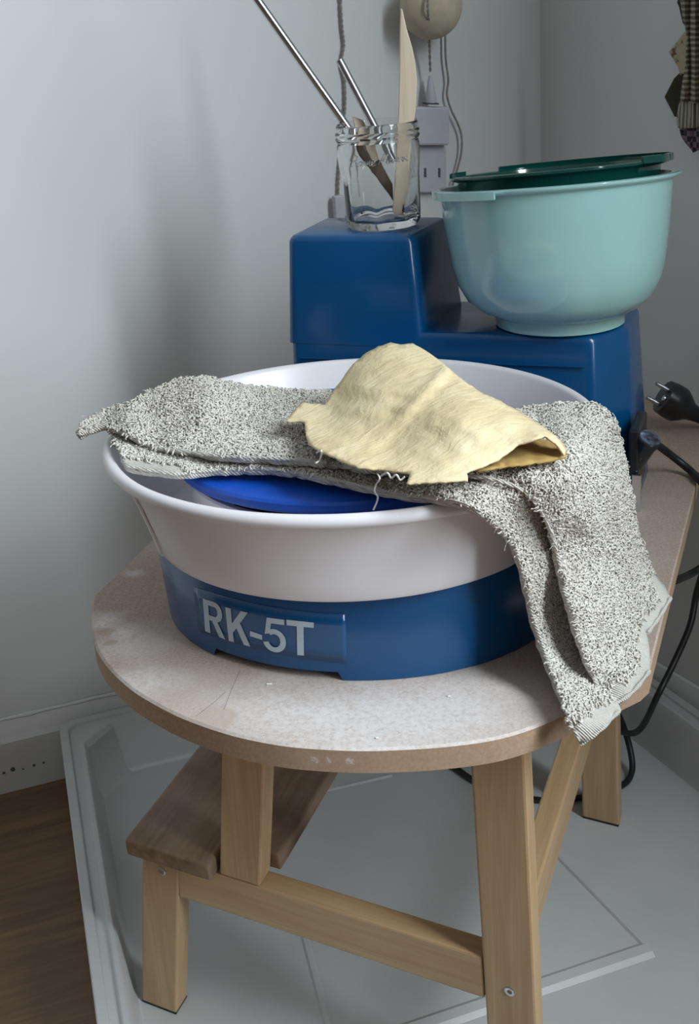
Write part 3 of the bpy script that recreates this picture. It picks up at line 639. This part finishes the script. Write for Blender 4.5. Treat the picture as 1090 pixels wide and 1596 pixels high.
def grip(parent, c, a0, a1, ext, r0, z, mat, sc, h=.006, ll=1.5, lb=5.6, up=0.):
    m = MB(); rs = []
    for a in np.linspace(a0, a1, 60):
        e = ext(a); d = np.array([math.cos(math.radians(a)), math.sin(math.radians(a)), 0]); R_ = r0*sc+e
        rs.append([c+d*(R_-.0016)+Z*(z*zsc+.0008+up), c+d*(R_+.0004)+Z*(z*zsc+.0004+up), c+d*(R_+.0010)+Z*(z*zsc-h+up), c+d*(R_-.0010)+Z*(z*zsc-h+up)])
    m.rings(rs); tilt_build(m, BC, ll, lb, .05); m.build('handle_grip', mat, parent, smooth=40)
grip(mint, BC, 138, 234, mb_ext, .1150, .1440, M['mint'], sc9)
dk_ext = ang_interp([(0, .0075), (22, .004), (42, .0065), (70, .004), (112, .003), (118, 0), (150, 0), (158, .001), (180, .003), (200, .001), (208, 0), (306, 0), (310, .002), (318, .0085), (338, .004), (360, .0075)])
dprof = [(0, .030), (.056, .030), (.070, .038), (.081, .053), (.0885, .075), (.0935, .105), (.0965, .138), (.0985, .1485), (.1010, .1500), (.1028, .1517), (.1026, .1535), (.1000, .1545), (.0972, .1535), (.0955, .146), (.0925, .115), (.087, .080), (.078, .056), (.066, .043), (.05, .036), (0, .035)]
DC = BC+np.array([.0045, 0, .0025]); sd9 = .875
dark = bowl('mixing_bowl', dprof, dk_ext, DC, M['dark_green'], sd9, .0985, 'dark green plastic mixing bowl nested inside the mint green bowl', .02, 1.9, 6.6)
grip(dark, DC, 308, 476, dk_ext, .1026, .1530, M['dark_green'], sd9, .005, 1.9, 6.6, .0042)
grip(dark, DC, 146, 170, dk_ext, .1026, .1530, M['dark_green'], sd9, .004, 1.9, 6.6, .0035)

# ================================================================== jar and the tools in it
JC = np.array([.0462, 1.1590, TZ+.2480])
jar = thing('glass_jar', JC, 'clear faceted glass jar holding tools on the tall blue housing', 'jar')
def facet(r, z, a):
    k = max(0., min(1., (.052-z)/.010))*max(0., min(1., (z-.002)/.004)); s = math.pi/4; b = (a+.2) % s-s/2
    return r*(1-k)+k*min(r*1.02, r*math.cos(s/2)/math.cos(b)*1.03)
jp = [(0, .0015), (.026, .0008), (.0305, .0), (.0325, .002), (.0335, .006), (.0345, .046), (.0356, .054), (.0362, .062), (.0362, .0705), (.0352, .0735), (.0370, .0755), (.0372, .0768), (.0356, .0784), (.0370, .0800), (.0370, .0812), (.0355, .0825), (.0358, .0870), (.0352, .0885), (.0340, .0885), (.0333, .0870), (.0330, .0740), (.0338, .0680), (.0336, .056), (.0322, .046), (.0312, .010), (.029, .0065), (.024, .0055), (0, .0055)]
m = MB(); m.lathe(jp, JC, 96, rf=facet); tilt_build(m, JC, 1.0, 0); m.build('jar_body', M['glass'], jar, smooth=50)
# embossed script: Bonne Maman
GL = {'B': [[(0, 0), (.25, 1.0), (.7, .95), (.6, .6), (.25, .52), (.65, .45), (.6, .08), (.1, .0)]], 'o': [[(.3, .45), (.05, .2), (.25, 0), (.5, .2), (.35, .45), (.6, .4)]],
      'n': [[(0, 0), (.15, .42), (.12, .2), (.4, .45), (.4, .1), (.6, .05)]], 'e': [[(.05, .18), (.4, .3), (.3, .46), (.08, .25), (.25, 0), (.6, .12)]],
      'M': [[(0, 0), (.35, 1.0), (.42, .3), (.85, 1.0), (.85, .1), (1.05, .05)]], 'm': [[(0, 0), (.12, .42), (.12, .15), (.35, .45), (.35, .1), (.42, .3), (.6, .45), (.6, .1), (.78, .05)]], 'a': [[(.4, .42), (.1, .35), (.1, .05), (.35, .15), (.42, .42), (.42, .08), (.6, .05)]]}
WD = {'B': .85, 'o': .55, 'n': .58, 'e': .52, ' ': .45, 'M': 1.1, 'm': .76, 'a': .58}
m = MB(); word = 'Bonne Maman'; tot = sum(WD[c] for c in word); pen = 0; a0, a1 = math.radians(222), math.radians(322)
vdir = math.degrees(math.atan2(-JC[1], -JC[0]))
for c_ in word:
    for stroke in GL.get(c_, []):
        pts = []
        for (x, y) in stroke:
            a = math.radians(vdir-41+82*(pen+x+y*.3)/tot); pts.append(JC+np.array([math.cos(a), math.sin(a), 0])*.0366+Z*(.0560+y*.0085+.0015*(pen/tot)))
        m.tube(smoothpath(pts, 5), .00062, 6)
    pen += WD[c_]
tilt_build(m, JC, 1.0, 0); o = m.build('embossed_script', M['glass'], jar); tag(o, 'raised handwriting on the glass reading Bonne Maman')
JZ = JC[2]
dJ = np.array([.0, 1, 0])
def on_jar_depth(x, y, dy): return on_plane(x, y, JC+np.array([0, dy, 0]), dJ)
p0, p1 = on_jar_depth(397, -6, .001), on_jar_depth(614, 300, .001); d = p1-p0
rod = thing('steel_rod', p1, 'long thin steel rod leaning far left out of the jar', 'rod')
m = MB(); m.tube([p0-d*.25, p0+d*.70], .0036, 14); m.build('shaft', M['steel'], rod)
p0, p1 = on_jar_depth(529, 93, -.002), on_jar_depth(612, 250, -.002)
tube_ = thing('steel_tube', p1, 'short hollow steel tube leaning in the middle of the jar', 'tube')
m = MB(); d = (p1-p0)/np.linalg.norm(p1-p0); m.tube([p0+d*.004, p0, p0, p0+d*.004, p1], [.0022, .0022, .0032, .0033, .0033], 16); m.build('tube_body', M['tube'], tube_)
# pale brush-like tool with a dark lower half
def blade(name, q, dy, thick, mat, parent):             # flat tool from a picture outline, real thickness
    P = [on_jar_depth(x, y, dy) for x, y in q]; m = MB(); m.rings([[p-dJ*thick/2 for p in P], [p+dJ*thick/2 for p in P]]); return m.build(name, mat, parent, smooth=None, bevel=thick*.3, seg=3)
wt = thing('scraper_tool', on_jar_depth(612, 300, .006), 'short pale wooden tool with a dark stained lower half in the jar', 'tool')
blade('wooden_end', [(549, 181), (566, 187), (572, 199), (592, 250), (583, 254), (560, 220), (553, 200)], .007, .0045, M['pale_wood'], wt)
blade('dark_end', [(551, 226), (562, 222), (583, 252), (592, 248), (612, 288), (613, 318), (606, 305), (584, 272), (560, 243)], .005, .0045, M['dark_wood'], wt)
kn_ = thing('wooden_knife', on_jar_depth(622, 345, -.004), 'tall pale wooden modelling knife standing upright in the jar', 'modelling tool')
q = [(624.5, 13), (627, 14), (634, 45), (642, 72), (647, 95), (650, 125), (648, 170), (642, 215), (637, 270), (635, 320), (631, 332), (627, 338), (615, 338), (612, 333), (615, 290), (617, 250), (620, 200), (622, 160), (623, 100), (623.5, 50)]
blade('knife_body', q, -.004, .0055, M['pale_wood'], kn_)
m = MB(); P = [on_jar_depth(x, y, -.0078) for x, y in ((631, 319), (634, 330), (630, 336), (627, 330))]; m.rings([[p-dJ*.0006 for p in P], [p+dJ*.0006 for p in P]]); m.build('dark_tip', M['dark_wood'], kn_, smooth=None)

# ================================================================== things on the left wall behind the jar
def onL(x, y, off): return on_plane(x, y, CORNER+NL*off, NL)
BCN = onL(672, 10, .0365); brd = .0335
ball = thing('pendant_ball', BCN, 'round tan ball hanging on a cord against the wall', 'ornament')
m = MB(); m.lathe([(brd*math.sin(a), -brd*math.cos(a)) for a in np.linspace(0, math.pi, 36)], BCN, 64); m.build('ball_body', M['ball'], ball)
m = MB(); cp = [onL(x, y, .0365+dd) for x, y, dd in ((668, -40, .02), (667, 4, .0345), (668, 30, .027), (669, 55, .0), (670, 80, -.012), (671, 112, -.018))]
def twist(m, P, r, turns):
    P = smoothpath(P, 14); n = len(P)
    for ph in (0, math.pi):
        m.tube([p+DL*r*math.cos(ph+i/n*turns*2*math.pi)+NL*r*math.sin(ph+i/n*turns*2*math.pi) for i, p in enumerate(P)], r*.95, 8)
twist(m, cp, .0008, 9); m.build('cord', M['cord'], ball)
m = MB(); twist(m, [onL(x, y, .004) for x, y in ((530, -60), (531, 0), (533, 40), (536, 70), (532, 98), (537, 125), (538, 160), (536, 190), (532, 235), (528, 275), (527, 304))], .0010, 20)
wc = thing('hanging_cord', onL(527, 304, .012), 'twisted grey cord hanging down the wall behind the left side of the jar', 'cord')
m.build('twisted_wire', M['cord'], wc)
m = MB(); m.box(onL(529, 328, .010), DL, NL, Z, .0062, .005, .0165); m.build('connector', M['outlet'], wc, smooth=None, bevel=.0012)
m = MB(); m.tube(smoothpath([onL(x, y, .008) for x, y in ((688, -50), (690, 0), (694, 45), (695, 90), (699, 124), (697, 148), (704, 172), (714, 193), (720, 214), (719, 240), (712, 268), (704, 296), (698, 330))], 8), .0013, 8)
o = m.build('electric_cord', M['cord']); tag(o, 'thin grey-green cord hanging on the wall left of the mint bowl', 'cord')
ad = thing('wall_adapter', onL(680, 200, .02), 'white plug-in adapter in a wall outlet behind the right side of the jar', 'adapter')
def wallbox(m, x0, y0, x1, y1, d0, d1):
    a, b, c, d_ = (onL(x, y, (d0+d1)/2) for x, y in ((x0, y0), (x1, y0), (x1, y1), (x0, y1)))
    m.hexa([p-NL*(d1-d0)/2 for p in (a, b, c, d_)], [p+NL*(d1-d0)/2 for p in (a, b, c, d_)])
m = MB(); wallbox(m, 642, 166, 698, 226, .010, .022); m.build('adapter_body', M['outlet'], ad, smooth=None, bevel=.0025)
m = MB(); wallbox(m, 636, 226, 694, 300, .001, .010); m.build('outlet_plate', M['outlet'], ad, smooth=None, bevel=.002)
for xs in (663, 685):
    m = MB(); wallbox(m, xs-1.6, 262, xs+1.6, 276, .0095, .0108); m.build('slot', M['slot'], ad, smooth=None)
m = MB(); P = [onL(671, 118, .016), onL(671, 126, .016), onL(672, 150, .016), onL(673, 160, .016)]; m.tube(P, [.0018, .0030, .0060, .0064], 16); m.build('cord_boot', M['outlet'], ad)
m = MB(); wallbox(m, 663, 160, 680, 162.5, .008, .023); m.build('dark_gap', M['slot'], ad, smooth=None)

# ================================================================== patchwork textile on the right wall
def onR(x, y, off): return on_plane(x, y, CORNER+NR*off, NR)
hg = thing('wall_hanging', onR(1085, 100, .02), 'gathered striped textile with patchwork points hanging on the right wall', 'textile')
def stripes(name, axis, sc, a, b, c2):
    t = NT(name); v = t.axes(axis, 1, 1); w = t.n('ShaderNodeTexWave', wave_type='BANDS', bands_direction='X'); w.inputs['Scale'].default_value = sc; w.inputs['Distortion'].default_value = 1.2; w.inputs['Detail'].default_value = 2
    t.link(v, w.inputs['Vector']); c = t.ramp(w.outputs['Fac'], [(.2, a), (.5, c2), (.8, b)]); t.set(**{'Base Color': c, 'Roughness': .9}); t.bump(w.outputs['Fac'], .4, .002); return t.mat
M['stripe_h'] = stripes('striped_weave', Z, 62, (.14, .125, .085), (.40, .37, .28), (.21, .19, .135)); M['stripe_v'] = stripes('striped_band', DR, 60, (.16, .15, .105), (.44, .42, .34), (.24, .22, .16))
M['olive'] = plain('dark_olive_cloth', (.040, .033, .016), .9, var=.3); M['cream'] = None
t = NT('printed_cream_cloth'); f = t.noise(t.coord(), 130, 3); t.set(**{'Base Color': t.ramp(f, [(.36, (.16, .08, .05)), (.42, (.44, .37, .24)), (.7, (.52, .45, .31))]), 'Roughness': .9}); M['cream'] = t.mat
t = NT('checked_purple_cloth'); k = t.n('ShaderNodeTexChecker'); k.inputs['Scale'].default_value = 190; k.inputs[1].default_value = (.20, .14, .17, 1); k.inputs[2].default_value = (.03, .022, .03, 1); t.link(t.coord(), k.inputs['Vector']); t.set(**{'Base Color': k.outputs['Color'], 'Roughness': .9}); M['purple'] = t.mat
def flap(name, q, off, thick, mat, fold=0., period=9.):
    xs = [p[0] for p in q]; ys = [p[1] for p in q]; st_ = 4.0; pts = []
    for i in range(len(q)):
        a, b = np.array(q[i], float), np.array(q[(i+1) % len(q)], float); k = max(1, int(np.linalg.norm(b-a)//st_)); pts += [tuple(a+(b-a)*j/k) for j in range(k)]
    nb = len(pts); y = min(ys)+2
    while y < max(ys):
        x = min(xs)+2
        while x < max(xs):
            if inside(pts[:nb], x, y) and min(math.hypot(x-a, y-b) for a, b in pts[:nb]) > 2.2: pts.append((x, y))
            x += st_
        y += st_
    v2, _, tr, *_ = delaunay_2d_cdt([Vector(p) for p in pts], [], [list(range(nb))], 1, 1e-4)
    V3 = [onR(p[0], p[1], off+fold*math.sin(p[0]*2*math.pi/period+.4*math.sin(p[1]/23))) for p in v2]
    m = MB(); m.add(V3, [tuple(f) for f in tr]); o = m.build(name, mat, hg, smooth=70); s = o.modifiers.new('thick', 'SOLIDIFY'); s.thickness = thick; s.offset = 0
flap('cream_patch', [(1071, 46), (1044, 81), (1058, 104), (1061, 117), (1073, 112), (1078, 60)], .012, .0015, M['cream'])
flap('olive_patch', [(1067, 107), (1052, 122), (1037, 151), (1053, 182), (1066, 178), (1070, 150)], .010, .0015, M['olive'])
flap('striped_cloth', [(1058, -30), (1062, 0), (1066, 30), (1070, 43), (1072, 60), (1070, 90), (1068, 110), (1064, 140), (1062, 156), (1075, 160), (1100, 162), (1130, 150), (1130, -30)], .022, .002, M['stripe_h'], .0035, 15.)
flap('striped_band', [(1062, 155), (1056, 180), (1058, 198), (1062, 201), (1085, 199), (1110, 197), (1110, 158), (1085, 160)], .021, .002, M['stripe_v'], .0012, 9.)
flap('purple_patch', [(1059, 197), (1062, 212), (1070, 222), (1081, 238), (1092, 232), (1110, 232), (1110, 196)], .016, .002, M['purple'], .0015, 17.)
flap('dark_tassel', [(1060, -10), (1057, 4), (1060, 10), (1063, 24), (1066, 36), (1070, 40), (1068, 10), (1066, -10)], .015, .002, M['olive'])

# ================================================================== black plug and cables
pg = thing('power_plug', at(1055, 660, TZ), 'black two-pin mains plug lying on the board by the right wall', 'plug')
DP = on_plane(1060, 650, at(1062, 664, TZ), np.array([0, 1.0, 0]))
def onP(x, y, dy=0.): return on_plane(x, y, at(1062, 668, TZ+.002)+np.array([0, dy, 0]), np.array([0, 1.0, 0]))
a0, a1 = onP(1033, 617), onP(1096, 652); ax = a1-a0; ax /= np.linalg.norm(ax)
m = MB(); prof_ = [(0, .0150), (.001, .0178), (.010, .0190), (.020, .0190), (.027, .0150), (.034, .0100), (.044, .0075), (.060, .0058)]
m.tube([a0+ax*.001*0+ax*s*1.0 for s, r in prof_], [r for s, r in prof_], 14); m.build('plug_body', M['black_plastic'], pg, smooth=30)
sd = np.cross(ax, [0, 1.0, 0]); sd /= np.linalg.norm(sd); sd = sd if sd[2] > 0 else -sd
for k in (-1, 1):
    c = a0+sd*.0085*k+np.array([0, -.004, 0]); m = MB(); m.tube([c, c-ax*.007, c-ax*.0075, c-ax*.0145, c-ax*.0155], [.0024, .0024, .0021, .0021, .0013], 12); m.build('pin', M['tube'], pg)
m = MB(); c = a0-ax*.0005+np.array([0, -.010, 0]); m.tube([c, c-ax*.0016], [.0032, .0030], 14); m.build('earth_contact', M['steel'], pg)
m = MB(); m.tube(smoothpath([a0+ax*.052, a0+ax*.075, a0+ax*.10-Z*.001], 5), .0038, 12); m.build('flex', M['black'], pg)
m = MB(); m.tube(smoothpath([wl3(.1995, .236, .058), at(1010, 683, .462), at(1030, 697, .446), at(1055, 716, .430), at(1078, 735, .4205), at(1094, 752, .419), at(1112, 790, .405), at(1122, 840, .375), at(1105, 874, .34), at(1080, 893, .33), at(1050, 906, .34), at(1020, 915, .35)], 7), .0037, 12)
o = m.build('power_cable', M['black']); tag(o, 'black cable leaving the blue housing and looping over the board right edge', 'cable')
m = MB(); m.tube(smoothpath([at(1125, 820, .32), at(1100, 880, .27), at(1086, 925, .23), at(1076, 975, .20), at(1050, 1035, .165), at(1025, 1085, .14), at(1006, 1125, .095), at(992, 1141, .07), at(975, 1142, .055), at(955, 1133, .045), at(938, 1108, .05), at(950, 1098, .06), at(964, 1113, .055), at(978, 1150, .045), at(986, 1190, .025), at(982, 1212, .0165), at(970, 1224, .0158), at(945, 1234, .0158), at(905, 1243, .0158), at(865, 1248, .0158), at(825, 1245, .0158), at(780, 1236, .0158), at(735, 1214, .0158), at(704, 1193, .0158), at(670, 1178, .0158)], 7), .0036, 12)
o = m.build('pedal_cable', M['black']); tag(o, 'black cable hanging behind the stool and lying on the white tray', 'cable')
